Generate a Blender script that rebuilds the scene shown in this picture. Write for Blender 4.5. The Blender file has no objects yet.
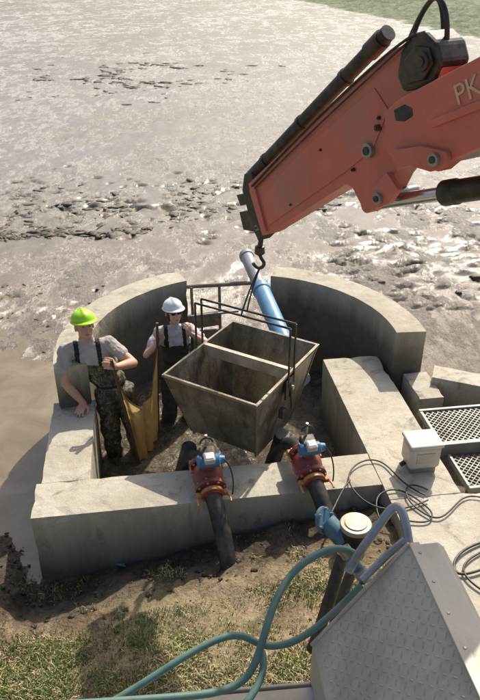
import bpy, bmesh, math, random
import numpy as np
from mathutils import Vector, Matrix, noise as mn
random.seed(7); np.random.seed(7)
V=Vector
CH=3.85; F=700.0
C30=math.cos(math.radians(30)); S30=.5
scene=bpy.context.scene

# ---------- placement helpers (surveyed from the photo) ----------
def rd(u,v):
    a=(u-240)/F; b=(350-v)/F
    return V((a, C30+S30*b, -S30+C30*b))
def RD(u,v,t): return V((0,0,CH))+rd(u,v)*t
def RZ(u,v,z):
    d=rd(u,v); return V((0,0,CH))+d*((z-CH)/d.z)
ca,sa=math.cos(math.radians(8.1)),math.sin(math.radians(8.1))
def W(p,q,z=0): return V((p*ca-q*sa, p*sa+q*ca, z))
def L2(x,y): return (x*ca+y*sa, -x*sa+y*ca)

# ---------- node helpers ----------
class NB:
    def __init__(s,name):
        s.m=bpy.data.materials.new(name); s.m.use_nodes=True
        s.t=s.m.node_tree; s.b=s.t.nodes['Principled BSDF']; s.tc=s.t.nodes.new('ShaderNodeTexCoord')
        s.obj=s.tc.outputs['Object']
    def n(s,typ,**k):
        x=s.t.nodes.new(typ)
        for a,b in k.items(): setattr(x,a,b)
        return x
    def l(s,a,b): s.t.links.new(a,b)
    def setin(s,sock,val):
        if hasattr(val,'is_linked') or hasattr(val,'links'): s.l(val,sock)
        else:
            try: sock.default_value=val
            except Exception: sock.default_value=(*val,1)
    def mp(s,scale=(1,1,1),rot=(0,0,0),vec=None):
        x=s.n('ShaderNodeMapping'); x.inputs['Scale'].default_value=scale; x.inputs['Rotation'].default_value=rot
        s.l(vec or s.obj,x.inputs['Vector']); return x.outputs[0]
    def noise(s,scale,detail=4,rough=.55,vec=None,dist=0):
        x=s.n('ShaderNodeTexNoise'); x.inputs['Scale'].default_value=scale; x.inputs['Detail'].default_value=detail
        x.inputs['Roughness'].default_value=rough; x.inputs['Distortion'].default_value=dist
        s.l(vec or s.obj,x.inputs['Vector']); return x.outputs[0]
    def ramp(s,fac,stops,interp='LINEAR'):
        x=s.n('ShaderNodeValToRGB'); x.color_ramp.interpolation=interp
        e=x.color_ramp.elements
        while len(e)<len(stops): e.new(.5)
        for i,(p,c) in enumerate(stops):
            e[i].position=p
            e[i].color=(c,c,c,1) if isinstance(c,(int,float)) else (*c,1)
        s.l(fac,x.inputs[0]); return x.outputs[0]
    def mix(s,fac,a,b,typ='MIX'):
        x=s.n('ShaderNodeMix'); x.data_type='RGBA'; x.blend_type=typ
        s.setin(x.inputs[0],fac)
        for sock,val in ((x.inputs[6],a),(x.inputs[7],b)):
            if isinstance(val,tuple): sock.default_value=(*val,1)
            else: s.l(val,sock)
        return x.outputs[2]
    def math(s,op,a,b=0.0,clamp=False):
        x=s.n('ShaderNodeMath'); x.operation=op; x.use_clamp=clamp
        for sock,val in ((x.inputs[0],a),(x.inputs[1],b)):
            if isinstance(val,(int,float)): sock.default_value=val
            else: s.l(val,sock)
        return x.outputs[0]
    def bump(s,h,strength=.5,dist=.02,normal=None):
        x=s.n('ShaderNodeBump'); x.inputs['Distance'].default_value=dist
        s.setin(x.inputs['Strength'],strength)
        s.l(h,x.inputs['Height'])
        if normal is not None: s.l(normal,x.inputs['Normal'])
        return x.outputs[0]
    def out(s,col=None,rough=None,normal=None,metal=None,spec=None):
        for nm,v in (('Base Color',col),('Roughness',rough),('Normal',normal),('Metallic',metal),('Specular IOR Level',spec)):
            if v is None: continue
            k=s.b.inputs[nm]
            if isinstance(v,tuple): k.default_value=(*v,1)
            elif isinstance(v,(int,float)): k.default_value=v
            else: s.l(v,k)
        return s.m

def simple(name,col,rough=.5,metal=0,var=.25,scale=12,dirt=None,bump=.15,bd=.004,damt=.85):
    b=NB(name); n1=b.noise(scale,6,.6)
    dark=tuple(c*(1-var) for c in col); lite=tuple(min(1,c*(1+var)) for c in col)
    c=b.ramp(n1,[(.3,dark),(.7,lite)])
    if dirt:
        n2=b.noise(scale*.35,7,.7); c=b.mix(b.ramp(n2,[(.46,0.0),(.66,damt)]),c,dirt)
    r=b.ramp(n1,[(.3,max(0.05,rough-.12)),(.7,min(1,rough+.12))])
    return b.out(c,r,b.bump(b.noise(scale*4,4),bump,bd),metal)

# concrete
def concrete(name,c0,c1,c2,stain=(.17,.145,.10),amt=.7,lo=-.55,hi=-.1,wet=.9):
    b=NB(name)
    n=b.noise(1.7,8,.65); n2=b.noise(14,6,.6); n3=b.noise(90,3,.6)
    c=b.ramp(n,[(.3,c0),(.5,c1),(.7,c2)])
    c=b.mix(b.ramp(n2,[(.40,.0),(.75,.40)]),c,tuple(x*.62 for x in c1))
    st=b.noise(3.5,9,.72,vec=b.mp((1,1,.45)),dist=.8)
    c=b.mix(b.ramp(st,[(.54,0.0),(.66,amt)]),c,stain)
    c=b.mix(b.ramp(n3,[(.32,.4),(.48,0.0)]),c,tuple(x*.5 for x in c1))
    g=b.n('ShaderNodeNewGeometry'); sx=b.n('ShaderNodeSeparateXYZ'); b.l(g.outputs['Position'],sx.inputs[0])
    streak=b.noise(6,6,.65,vec=b.mp((1,1,.12)))
    zz=b.math('ADD',sx.outputs[2],b.math('MULTIPLY',b.math('SUBTRACT',streak,.5),.35))
    mr=b.n('ShaderNodeMapRange'); mr.inputs['From Min'].default_value=lo; mr.inputs['From Max'].default_value=hi
    mr.inputs['To Min'].default_value=wet; mr.inputs['To Max'].default_value=0; b.l(zz,mr.inputs['Value'])
    c=b.mix(mr.outputs[0],c,b.ramp(n2,[(.3,(.065,.053,.035)),(.7,(.125,.102,.068))]))  # blends to dark brown towards the wall's foot, with a streaky edge
    h=b.math('ADD',b.math('MULTIPLY',n2,.7),b.math('MULTIPLY',n3,.3))
    return b.out(c,.85,b.bump(h,.6,.02))
M_conc=concrete('concrete_light',(.42,.365,.265),(.53,.48,.37),(.60,.56,.46),lo=-.62,hi=-.02)
M_conc2=concrete('concrete_ring',(.38,.335,.24),(.49,.44,.335),(.56,.51,.41),amt=.55,lo=.12,hi=.45,wet=.88)
M_red=simple('red_crane_paint',(.62,.165,.115),.42,0,.14,5,dirt=(.44,.20,.15),bump=.06,damt=.75)
M_red2=simple('red_valve',(.27,.05,.037),.5,0,.25,20,dirt=(.12,.06,.04))
M_black=simple('black_rubber',(.025,.024,.022),.5,0,.4,20,dirt=(.10,.08,.055))
M_dark=simple('dark_greasy_steel',(.05,.047,.042),.45,.4,.4,20,dirt=(.13,.10,.07))
M_chrome=simple('chrome_rod',(.62,.62,.62),.2,.95,.06,8)
M_alu=simple('aluminium_plate',(.28,.27,.24),.55,.4,.12,6,dirt=(.20,.18,.14),bump=.08)
M_alu2=simple('aluminium_dusty',(.50,.46,.38),.55,.15,.12,7,dirt=(.34,.29,.21),bump=.2,damt=.75)
M_galv=simple('galvanised_pipe',(.36,.37,.36),.4,.6,.15,15,dirt=(.22,.2,.16))
M_blue=simple('blue_paint',(.05,.19,.34),.4,0,.2,18,dirt=(.13,.16,.17))
M_blued=simple('blue_coupling_dull',(.06,.17,.25),.5,0,.2,18,dirt=(.16,.17,.16))
M_bluep=simple('blue_pvc_pipe',(.12,.32,.50),.4,0,.12,10,dirt=(.27,.33,.36))
M_orange=simple('orange_clamp',(.50,.20,.05),.45,0,.2,20,dirt=(.22,.13,.06))
M_white=simple('white_plastic',(.58,.54,.45),.45,0,.05,6,dirt=(.48,.42,.33),bump=.03)
M_label=simple('label_white',(.7,.7,.68),.5,0,.1,60)
M_hose=simple('green_hose',(.10,.20,.16),.45,0,.18,14,dirt=(.18,.2,.155))
M_wood=simple('wood_brown',(.12,.065,.035),.7,0,.3,25)
M_wood2=simple('weathered_board',(.30,.26,.19),.8,0,.25,14,dirt=(.14,.11,.08))
M_yel=simple('decal_yellow',(.66,.46,.28),.5,0,.1,20)
M_grey=simple('grey_pvc',(.34,.36,.36),.45,0,.1,10,dirt=(.22,.20,.17))
def hopper_mat():
    b=NB('muddy_steel')
    st=b.noise(5,8,.72,vec=b.mp((1.5,1.5,.22)),dist=.5); n=b.noise(2.6,8,.7,dist=.4); n3=b.noise(45,4,.6); n4=b.noise(9,6,.7)
    c=b.ramp(n,[(.3,(.17,.145,.105)),(.5,(.26,.23,.175)),(.7,(.38,.35,.29))])
    c=b.mix(b.ramp(st,[(.42,.0),(.64,.85)]),c,(.115,.088,.055))
    c=b.mix(b.ramp(n4,[(.55,0.0),(.68,.55)]),c,(.40,.355,.27))
    c=b.mix(b.ramp(n3,[(.30,.5),(.5,0.0)]),c,(.10,.075,.045))
    return b.out(c,b.ramp(n,[(.3,.30),(.7,.58)]),b.bump(n3,.35,.006),b.ramp(n,[(.3,.65),(.7,.25)]))
M_hop=hopper_mat()
def net_mat():
    b=NB('yellow_net')
    w=b.n('ShaderNodeTexWave'); w.inputs['Scale'].default_value=28; w.inputs['Distortion'].default_value=1.5; w.wave_type='BANDS'; w.bands_direction='Z'
    b.l(b.obj,w.inputs['Vector'])
    c=b.ramp(w.outputs['Fac'],[(.2,(.62,.40,.12)),(.8,(.82,.60,.26))])
    c=b.mix(b.ramp(b.noise(6,5),[(.45,0.0),(.7,.4)]),c,(.40,.26,.11))
    m=b.out(c,.8,b.bump(w.outputs['Fac'],.4,.006))
    tr=b.n('ShaderNodeBsdfTranslucent'); b.l(c,tr.inputs[0]); mx=b.n('ShaderNodeMixShader'); mx.inputs[0].default_value=.5
    b.l(b.b.outputs[0],mx.inputs[1]); b.l(tr.outputs[0],mx.inputs[2])
    b.l(mx.outputs[0],b.t.nodes['Material Output'].inputs[0])
    return m
M_net=net_mat()
def skin_m(n,c): 
    m=simple(n,c,.5,0,.08,30,bump=.05); m.node_tree.nodes['Principled BSDF'].inputs['Subsurface Weight'].default_value=.05; return m
M_skin=skin_m('skin',(.60,.34,.23)); M_skin2=skin_m('skin_fair',(.64,.40,.30))
def camo():
    b=NB('camo_waders'); n=b.noise(9,3,.5,dist=1.2); n2=b.noise(15,4,.6,vec=b.mp((1,1.3,.5)),dist=1)
    c=b.ramp(n,[(0,(.045,.038,.024)),(.43,(.14,.12,.07)),(.50,(.065,.058,.035)),(.57,(.24,.195,.13)),(.63,(.05,.04,.028))],'CONSTANT')
    c=b.mix(b.ramp(n2,[(.55,0.0),(.6,.8)]),c,(.035,.032,.02))
    return b.out(c,.6,b.bump(b.noise(7,5),.6,.03))
M_camo=camo()
def cloth(n,c):
    b=NB(n); nn=b.noise(8,5,.6,dist=.6)
    return b.out(b.ramp(nn,[(.3,tuple(x*.8 for x in c)),(.7,c)]),.85,b.bump(nn,.7,.03))
M_tee=cloth('grey_tshirt',(.50,.45,.41)); M_tee2=cloth('pale_tshirt',(.58,.56,.56)); M_strap=cloth('black_straps',(.03,.03,.028))
M_wader2=cloth('dark_waders',(.065,.060,.048))
M_lime=simple('lime_hardhat',(.42,.75,.03),.35,0,.06,8,bump=.02)
M_whitehat=simple('white_hardhat',(.78,.79,.80),.3,0,.04,8,bump=.02)
M_hair=simple('brown_hair',(.07,.04,.022),.6,0,.4,60,bump=.5)
M_eye=simple('eye_dark',(.03,.02,.015),.2); M_lip=simple('lip',(.38,.15,.12),.5)

# ---------- mesh helpers ----------
def link(o,parent=None):
    scene.collection.objects.link(o)
    if parent: o.parent=parent
    return o
def grp(name):
    e=bpy.data.objects.new(name,None); e.empty_display_size=.2; return link(e)
def mesh(name,vs,fs,mat,parent=None,bev=0,smooth=False,seg=2):
    me=bpy.data.meshes.new(name); me.from_pydata([tuple(v) for v in vs],[],fs)
    bm=bmesh.new(); bm.from_mesh(me); bmesh.ops.recalc_face_normals(bm,faces=bm.faces); bm.to_mesh(me); bm.free()
    if mat: me.materials.append(mat)
    o=link(bpy.data.objects.new(name,me),parent)
    if bev:
        m=o.modifiers.new('b','BEVEL'); m.width=bev; m.segments=seg; m.limit_method='ANGLE'
    if smooth:
        for p in me.polygons: p.use_smooth=True
    return o
def prism(name,bot,ext,mat,parent=None,bev=0):
    n=len(bot); vs=[V(v) for v in bot]+[V(v)+V(ext) for v in bot]
    fs=[list(range(n)),list(range(2*n-1,n-1,-1))]+[[i,(i+1)%n,n+(i+1)%n,n+i] for i in range(n)]
    return mesh(name,vs,fs,mat,parent,bev)
def rough_edges(o,amp=.007,sub=.07):
    """cut the slab up and wear its surfaces slightly so arrises are not ruler-straight"""
    me=o.data; bm=bmesh.new(); bm.from_mesh(me)
    for it in range(7):
        es=[e for e in bm.edges if e.calc_length()>sub*1.6]
        if not es: break
        bmesh.ops.subdivide_edges(bm,edges=es,cuts=1,use_grid_fill=True)
    bmesh.ops.triangulate(bm,faces=[f for f in bm.faces if len(f.verts)>4])
    bm.normal_update()
    for v in bm.verts:
        n1=mn.fractal(v.co*3.5,.8,2,4)
        a=amp*.45
        nn_=[f.normal for f in v.link_faces]
        sharp=any(x.dot(nn_[0])<.7 for x in nn_)
        if sharp:
            chip=max(0,mn.noise(v.co*7+V((9,3,1)))-.22)*.05
            v.co-=v.normal*(chip+abs(n1)*amp)
        else: v.co+=v.normal*n1*a*.5
    bm.to_mesh(me); bm.free()
    return o
def pbox(name,p0,p1,q0,q1,z0,z1,mat,parent,bev=.012):
    return prism(name,[W(p0,q0,z0),W(p1,q0,z0),W(p1,q1,z0),W(p0,q1,z0)],(0,0,z1-z0),mat,parent,bev)
def obox(name,c,ax,size,mat,parent=None,bev=.004):
    X,Y,Z=[V(a).normalized() for a in ax]; sx,sy,sz=[s/2 for s in size]; c=V(c)
    b=[c-X*sx-Y*sy-Z*sz,c+X*sx-Y*sy-Z*sz,c+X*sx+Y*sy-Z*sz,c-X*sx+Y*sy-Z*sz]
    return prism(name,b,Z*2*sz,mat,parent,bev)
def frame(d,hint=(0,0,1)):
    d=V(d).normalized(); h=V(hint)
    if abs(d.dot(h))>.95: h=V((1,0,0))
    x=h.cross(d).normalized(); y=d.cross(x); return x,y,d
def lathe(name,a,d,prof,mat,parent=None,n=28,smooth=True):
    x,y,d=frame(d); a=V(a); vs=[];fs=[]
    for (s,r) in prof:
        for i in range(n):
            t=2*math.pi*i/n; vs.append(a+d*s+(x*math.cos(t)+y*math.sin(t))*r)
    for k in range(len(prof)-1):
        for i in range(n): fs.append([k*n+i,k*n+(i+1)%n,(k+1)*n+(i+1)%n,(k+1)*n+i])
    fs.append(list(range(n))); fs.append([(len(prof)-1)*n+i for i in range(n)])
    o=mesh(name,vs,fs,mat,parent)
    if smooth:
        for p in o.data.polygons: p.use_smooth=len(p.vertices)==4
        m=o.modifiers.new('e','EDGE_SPLIT'); m.split_angle=math.radians(35)
    return o
def cyl(name,a,b,r,mat,parent=None,r2=None,n=24):
    a=V(a);b=V(b); L=(b-a).length; return lathe(name,a,b-a,[(0,r),(L,r if r2 is None else r2)],mat,parent,n)
def tube(name,pts,r,mat,parent=None,kind='NURBS',cyc=False):
    cu=bpy.data.curves.new(name,'CURVE'); cu.dimensions='3D'; cu.bevel_depth=r; cu.bevel_resolution=5; cu.use_fill_caps=True
    sp=cu.splines.new(kind); sp.points.add(len(pts)-1)
    for i,p in enumerate(pts): sp.points[i].co=(*p,1)
    if kind=='NURBS': sp.order_u=3 if len(pts)<4 else 4; sp.use_endpoint_u=True; sp.resolution_u=10
    sp.use_cyclic_u=cyc
    cu.materials.append(mat); return link(bpy.data.objects.new(name,cu),parent)
def diamond(name,O,U,Vv,w,h,mat,parent,inside=None,pitch=.036,hh=.0025):
    O=V(O);U=V(U).normalized();Vv=V(Vv).normalized();N=U.cross(Vv).normalized();vs=[];fs=[]
    i=0; y=pitch*.5
    while y<h:
        j=0; x=pitch*.5
        while x<w:
            if inside is None or inside(x,y):
                s=1 if (i+j)%2 else -1
                a=(U+Vv*s).normalized(); b=(Vv-U*s).normalized() if s>0 else (U+Vv).normalized()
                c=O+U*x+Vv*y; k=len(vs); l=pitch*.42; ww=pitch*.13
                vs+= [c-a*l,c+b*ww,c+a*l,c-b*ww,c-a*l*.4+N*hh,c+a*l*.4+N*hh]
                fs+= [[k,k+1,k+5,k+4],[k+1,k+2,k+5],[k+2,k+3,k+4,k+5],[k+3,k,k+4]]
            x+=pitch; j+=1
        y+=pitch; i+=1
    me=bpy.data.meshes.new(name); me.from_pydata([tuple(v) for v in vs],[],fs); me.materials.append(mat)
    return link(bpy.data.objects.new(name,me),parent)
def grating(name,p0,p1,q0,q1,z,mat,parent,pitch=.038,t=.007,hgt=.022):
    bm=bmesh.new()
    def bar(a,b):
        a=V(a);b=V(b);d=(b-a)
        if d.length<.01: return
        s=V((-d.y,d.x,0)).normalized()*t/2; up=V((0,0,hgt))
        v=[bm.verts.new(x) for x in (a-s,a+s,b+s,b-s,a-s+up,a+s+up,b+s+up,b-s+up)]
        for f in ((0,1,2,3),(4,5,6,7),(0,1,5,4),(1,2,6,5),(2,3,7,6),(3,0,4,7)): bm.faces.new([v[i] for i in f])
    w,h=p1-p0,q1-q0; k=-h
    while k<w+h:
        for sgn in (1,-1):
            s0=max(0,-k); s1=min(h,w-k)
            if s1>s0:
                qa,qb=(s0,s1) if sgn==1 else (h-s0,h-s1)
                bar(W(p0+k+s0,q0+qa,z+(0 if sgn==1 else .0015)),W(p0+k+s1,q0+qb,z+(0 if sgn==1 else .0015)))
        k+=pitch*1.414
    me=bpy.data.meshes.new(name); bm.to_mesh(me); bm.free(); me.materials.append(mat)
    return link(bpy.data.objects.new(name,me),parent)

# ---------- ground ----------
def axis(lo,d0,d1,hi,st,g=1.07):
    a=list(np.arange(d0,d1,st)); x=d1;s=st
    while x<hi: a.append(x); s*=g; x+=s
    a.append(hi); x=d0;s=st; pre=[]
    while True:
        s*=g; x-=s
        if x<lo: break
        pre.append(x)
    pre.append(lo); return np.array(pre[::-1]+a)
xs=axis(-400,-5.6,6.6,400,.055,1.05); ys=axis(-60,1.2,16.5,700,.055,1.05)
NX,NY=len(xs),len(ys)
CP,CQ=.9,6.05
def inhole(p,q):
    return ((p>-.80)&(p<2.1)&(q>4.45)&(q<6.05))|(((p-CP)**2+(q-CQ)**2)<1.70**2)
X,Y=np.meshgrid(xs,ys); P=X*ca+Y*sa; Q=-X*sa+Y*ca
def sm(x): x=np.clip(x,0,1); return x*x*(3-2*x)
N1=np.zeros_like(X);N2=np.zeros_like(X);N3=np.zeros_like(X)
for j in range(NY):
    for i in range(NX):
        x,y=xs[i],ys[j]
        N1[j,i]=mn.fractal((x*.35,y*.35,1.3),1,2,4)
        if abs(x)<12 and y<30: N2[j,i]=mn.fractal((x*2.6,y*2.0,5.1),.8,2,5)
        if abs(x)<3.2 and y<5.2: N3[j,i]=mn.fractal((x*7,y*7,2.1),.7,2,4)
pond=-.645+.030*N1+.017*N2
base=-.645+.030*N1
dip=.16*np.exp(-(((P+2.6)/1.7)**2+((Q-5.8)/1.9)**2))
pond-=dip
pits=[]
for k in range(560):
    y=random.uniform(8.9,16); x=random.uniform(.9,8)
    if mn.noise((x*.6,y*.6,4))<-.10: continue
    pits.append((x,y,random.uniform(.05,.12)))
for k in range(220):
    pits.append((random.gauss(-2.5,2.5),random.gauss(13.6,1.0),random.uniform(.05,.11)))
for k in range(60):
    pits.append((random.uniform(-4.5,-2.2),random.uniform(7.5,9.8),random.uniform(.04,.08)))
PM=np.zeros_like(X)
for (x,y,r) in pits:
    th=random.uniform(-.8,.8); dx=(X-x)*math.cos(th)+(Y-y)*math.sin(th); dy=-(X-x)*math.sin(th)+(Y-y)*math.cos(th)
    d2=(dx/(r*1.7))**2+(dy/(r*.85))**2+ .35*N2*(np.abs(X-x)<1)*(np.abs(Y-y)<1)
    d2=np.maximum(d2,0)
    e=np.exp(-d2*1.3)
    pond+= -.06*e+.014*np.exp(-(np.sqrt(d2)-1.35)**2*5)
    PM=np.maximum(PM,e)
q0=np.where(P<-1.05,4.3+.62*sm((-1.05-P)/.35),4.35)
dq=np.clip(q0-Q,0,3.2)
zb=-.74+.22*np.clip(P+1,0,2.4)*(P<9)+.25*dq
zb=np.where(P>1.4,zb-(zb+.12)*sm((P-1.4)/.4)*(zb>-.12),zb)
zb=zb+.05*N2+.05*N1+.018*N3*(1+1.2*sm((Q-3.3)/.6))
bank=sm((q0-Q)/.18)
Z=pond*(1-bank)+np.maximum(zb,pond)*bank
far=(X-8)*.97+(Y-62.5)*.236
Z+=1.0*sm(far/8)*(Y>20)
hole=inhole(P,Q)
Z=np.where(hole,-1.0,Z)
vs=np.stack([X,Y,Z],-1).reshape(-1,3)
fs=[(j*NX+i,j*NX+i+1,(j+1)*NX+i+1,(j+1)*NX+i) for j in range(NY-1) for i in range(NX-1)]
me=bpy.data.meshes.new('ground'); me.from_pydata(vs.tolist(),[],fs)
at=me.color_attributes.new('soil','FLOAT_COLOR','POINT')
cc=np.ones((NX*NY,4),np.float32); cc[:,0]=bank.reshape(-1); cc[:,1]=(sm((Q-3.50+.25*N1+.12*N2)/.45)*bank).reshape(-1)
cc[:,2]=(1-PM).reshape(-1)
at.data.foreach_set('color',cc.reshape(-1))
me.polygons.foreach_set('use_smooth',[True]*len(fs))
gr=link(bpy.data.objects.new('ground',me))
def ground_mat():
    b=NB('pond_mud_and_bank')
    sx=b.n('ShaderNodeSeparateXYZ'); b.l(b.obj,sx.inputs[0])
    a=b.n('ShaderNodeVertexColor'); a.layer_name='soil'
    sc=b.n('ShaderNodeSeparateColor'); b.l(a.outputs[0],sc.inputs[0])
    big=b.noise(.30,7,.65,dist=.6,vec=b.mp((1,.7,1))); mid=b.noise(1.5,8,.68,vec=b.mp((1,.55,1))); fine=b.noise(11,6,.65); vf=b.noise(45,4,.6)
    stub=b.noise(4.5,8,.78,vec=b.mp((1.3,.55,1),(0,0,.25)))
    fy=b.ramp(b.math('MULTIPLY',sx.outputs[1],.02),[(.16,0.0),(.36,1.0)])
    mud=b.ramp(mid,[(.3,(.17,.128,.09)),(.48,(.30,.24,.18)),(.62,(.41,.34,.265)),(.75,(.27,.215,.16))])
    mud=b.mix(b.ramp(fine,[(.38,.6),(.55,0.0)]),mud,(.15,.11,.078))
    dk=b.math('MULTIPLY',b.ramp(stub,[(.56,0.0),(.62,1.0)]),b.ramp(big,[(.44,.06),(.60,.95)]))
    mud=b.mix(dk,mud,(.085,.068,.045))
    pale=b.ramp(stub,[(.37,(.13,.11,.075)),(.47,(.40,.37,.31)),(.58,(.62,.60,.55))])
    mud=b.mix(b.math('MULTIPLY',fy,.75),mud,pale)  # far mud made paler, sky glare put into its colour
    # algae-brown shallows far out
    alg=b.math('MULTIPLY',fy,b.ramp(b.noise(.12,6,.65,vec=b.mp((1,.8,1)),dist=.6),[(.50,0.0),(.64,.75)]))
    mud=b.mix(alg,mud,(.19,.165,.10))
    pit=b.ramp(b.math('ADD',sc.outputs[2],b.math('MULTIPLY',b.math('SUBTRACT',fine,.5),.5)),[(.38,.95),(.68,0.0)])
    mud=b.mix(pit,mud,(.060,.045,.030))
    film=b.math('SUBTRACT',b.math('ADD',b.math('MULTIPLY',mid,.9),b.math('MULTIPLY',stub,.45)),b.math('MULTIPLY',big,.55))
    wetm=b.ramp(film,[(.39,1.0),(.46,0.0)])
    near=b.ramp(b.math('MULTIPLY',sx.outputs[1],.05),[(.30,.45),(.62,1.0)])
    wetm=b.math('MULTIPLY',wetm,near)
    mud=b.mix(b.math('MULTIPLY',wetm,.7),mud,(.19,.15,.10))
    rgh=b.mix(wetm,b.ramp(mid,[(.32,.20),(.52,.30),(.68,.42)]),(.12,.12,.12))
    rgh=b.mix(pit,rgh,(.5,.5,.5))
    hb=b.math('ADD',b.math('MULTIPLY',mid,.6),b.math('ADD',b.math('MULTIPLY',fine,.30),b.math('MULTIPLY',stub,.9)))
    sn=b.noise(2.3,8,.7); sf=b.noise(22,7,.7)
    soil=b.ramp(sn,[(.3,(.27,.19,.105)),(.5,(.41,.305,.185)),(.7,(.51,.395,.255))])
    soil=b.mix(b.ramp(sf,[(.34,.7),(.50,0.0)]),soil,(.15,.105,.06))
    soil=b.mix(b.ramp(b.noise(1.2,6,.7),[(.48,0.0),(.60,.6)]),soil,(.18,.18,.065))
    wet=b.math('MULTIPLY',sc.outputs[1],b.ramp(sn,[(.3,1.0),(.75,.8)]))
    soil=b.mix(wet,soil,b.ramp(sf,[(.35,(.040,.031,.022)),(.6,(.10,.078,.055))]))  # bank soil blends to dark brown towards the front wall
    sm_=b.ramp(b.math('ADD',sc.outputs[0],b.math('MULTIPLY',b.math('SUBTRACT',fine,.5),.9)),[(.4,0.0),(.6,1.0)])
    col=b.mix(sm_,mud,soil)
    g=b.n('ShaderNodeNewGeometry'); dp=b.n('ShaderNodeVectorMath'); dp.operation='DOT_PRODUCT'
    b.l(g.outputs['Position'],dp.inputs[0]); dp.inputs[1].default_value=(.97,.236,0)
    d=b.math('SUBTRACT',dp.outputs['Value'],8*.97+62.5*.236+.3)
    d=b.math('ADD',d,b.math('MULTIPLY',b.math('SUBTRACT',b.noise(.9,6,.7),.5),3.5))
    d=b.math('MULTIPLY',b.ramp(b.math('ADD',b.math('MULTIPLY',d,.5),.5,True),[(.3,0.0),(.7,1.0)]),b.math('GREATER_THAN',sx.outputs[1],20.0))
    d2=b.math('GREATER_THAN',b.math('ADD',sx.outputs[1],b.math('MULTIPLY',b.noise(.3),8)),95.0)
    gm=b.math('MAXIMUM',d,d2)
    gc=b.ramp(b.noise(2.4,9,.85,vec=b.mp((1,.4,1))),[(.38,(.03,.045,.012)),(.5,(.09,.12,.035)),(.62,(.24,.24,.11))])
    col=b.mix(gm,col,gc)
    rr=b.mix(b.math('MAXIMUM',sm_,gm),rgh,(.9,.9,.9))
    h=b.mix(sm_,hb,b.math('ADD',b.math('MULTIPLY',sf,.8),b.math('MULTIPLY',vf,.25)))
    st=b.math('SUBTRACT',1.0,b.math('MULTIPLY',wetm,.88))
    sp=b.math('SUBTRACT',.9,b.math('MULTIPLY',b.math('MAXIMUM',sm_,pit),.6))
    return b.out(col,rr,b.bump(h,st,.13),spec=sp)
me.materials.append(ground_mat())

def water(name,maskf,z,mat):
    vmap={};vv=[];ff=[]
    for j in range(NY-1):
        if ys[j]>30: break
        for i in range(NX-1):
            if abs(xs[i])>14: continue
            if maskf(j,i):
                f=[]
                for (a,c) in ((j,i),(j,i+1),(j+1,i+1),(j+1,i)):
                    k=(a,c)
                    if k not in vmap: vmap[k]=len(vv); vv.append((xs[c],ys[a],z))
                    f.append(vmap[k])
                ff.append(f)
    o=mesh(name,vv,ff,mat,smooth=True); return o
b=NB('muddy_pond_water'); n=b.noise(1.6,7,.65,dist=.8)
M_pw=b.out(b.ramp(n,[(.3,(.17,.13,.075)),(.55,(.24,.19,.115)),(.72,(.31,.25,.16))]),.09,b.bump(b.noise(6,5,.6),.10,.03),spec=.7)
b=NB('basin_water'); n=b.noise(5,6,.7,dist=1.0)  # shade inside the basin is put into this darker water colour
foam=b.ramp(b.noise(22,6,.75,dist=1.2),[(.60,0.0),(.68,.75)])
M_bw=b.out(b.mix(foam,b.ramp(n,[(.35,(.055,.043,.027)),(.65,(.14,.11,.07))]),(.42,.38,.31)),b.ramp(foam,[(0,.08),(1,.6)]),b.bump(b.noise(9,5,.65,dist=.8),.9,.06),spec=.5)
water('pond_water',lambda j,i: (not hole[j,i]) and xs[i]<-1.2 and ys[j]<10.2 and Z[j:j+2,i:i+2].min()<-.675 and Q[j,i]>4.2 and not (P[j,i]>-1.0 and Q[j,i]<6.05 and P[j,i]<2.4),-.675,M_pw)
water('basin_water',lambda j,i: hole[j:j+2,i:i+2].any(),-.703,M_bw)

def blobs(name,items,mat,sub=1):
    base=bmesh.new(); bmesh.ops.create_icosphere(base,subdivisions=sub,radius=1)
    bv=[v.co.copy() for v in base.verts]; bf=[[v.index for v in f.verts] for f in base.faces]; base.free()
    vs=[];fs=[]
    for (c,s) in items:
        k=len(vs); off=random.random()*50; r=random.uniform(0,6.28); cr,sr=math.cos(r),math.sin(r)
        for v in bv:
            n=1+1.1*mn.noise(v*1.8+V((off,0,0)))+.5*mn.noise(v*4+V((off,7,0)))
            x,y,z=v.x*s[0]*n,v.y*s[1]*n,v.z*s[2]*n
            vs.append((c[0]+x*cr-y*sr,c[1]+x*sr+y*cr,c[2]+z))
        fs+=[[k+a for a in f] for f in bf]
    return mesh(name,vs,fs,mat,smooth=True)
def gz(x,y):
    i=min(max(np.searchsorted(xs,x)-1,0),NX-2); j=min(max(np.searchsorted(ys,y)-1,0),NY-2)
    return float(Z[j,i])
M_clod=simple('dark_wet_mud',(.11,.083,.054),.6,0,.35,9,bump=.8,bd=.02)
items=[]
for k in range(900):
    t=random.random()
    if t<.5:
        u=random.gauss(-2.2,2.4); y=14.2+u*.22+random.gauss(0,.75); x=u
        if mn.noise((x*.9,y*.9,2))<-.05: continue
    elif t<.8:
        x=random.uniform(-6.5,-1.6); y=11.9+.12*x+.5+random.gauss(0,.12)+.25*mn.noise((x,0,0))
    else:
        x=random.uniform(1,8); y=random.uniform(9.5,15.5)
        if random.random()<.6: continue
    s=abs(random.gauss(.026,.022))+.014
    items.append(((x,y,gz(x,y)-.004),(s*1.8,s*.9,s*.32)))
for k in range(300):
    x=random.gauss(-4.6,2.6); y=random.gauss(29,2.3); s=abs(random.gauss(.035,.035))+.02
    if mn.noise((x*.5,y*.35,0))>-.05: items.append(((x,y,gz(x,y)),(s*2.4,s,s*.25)))
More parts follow.
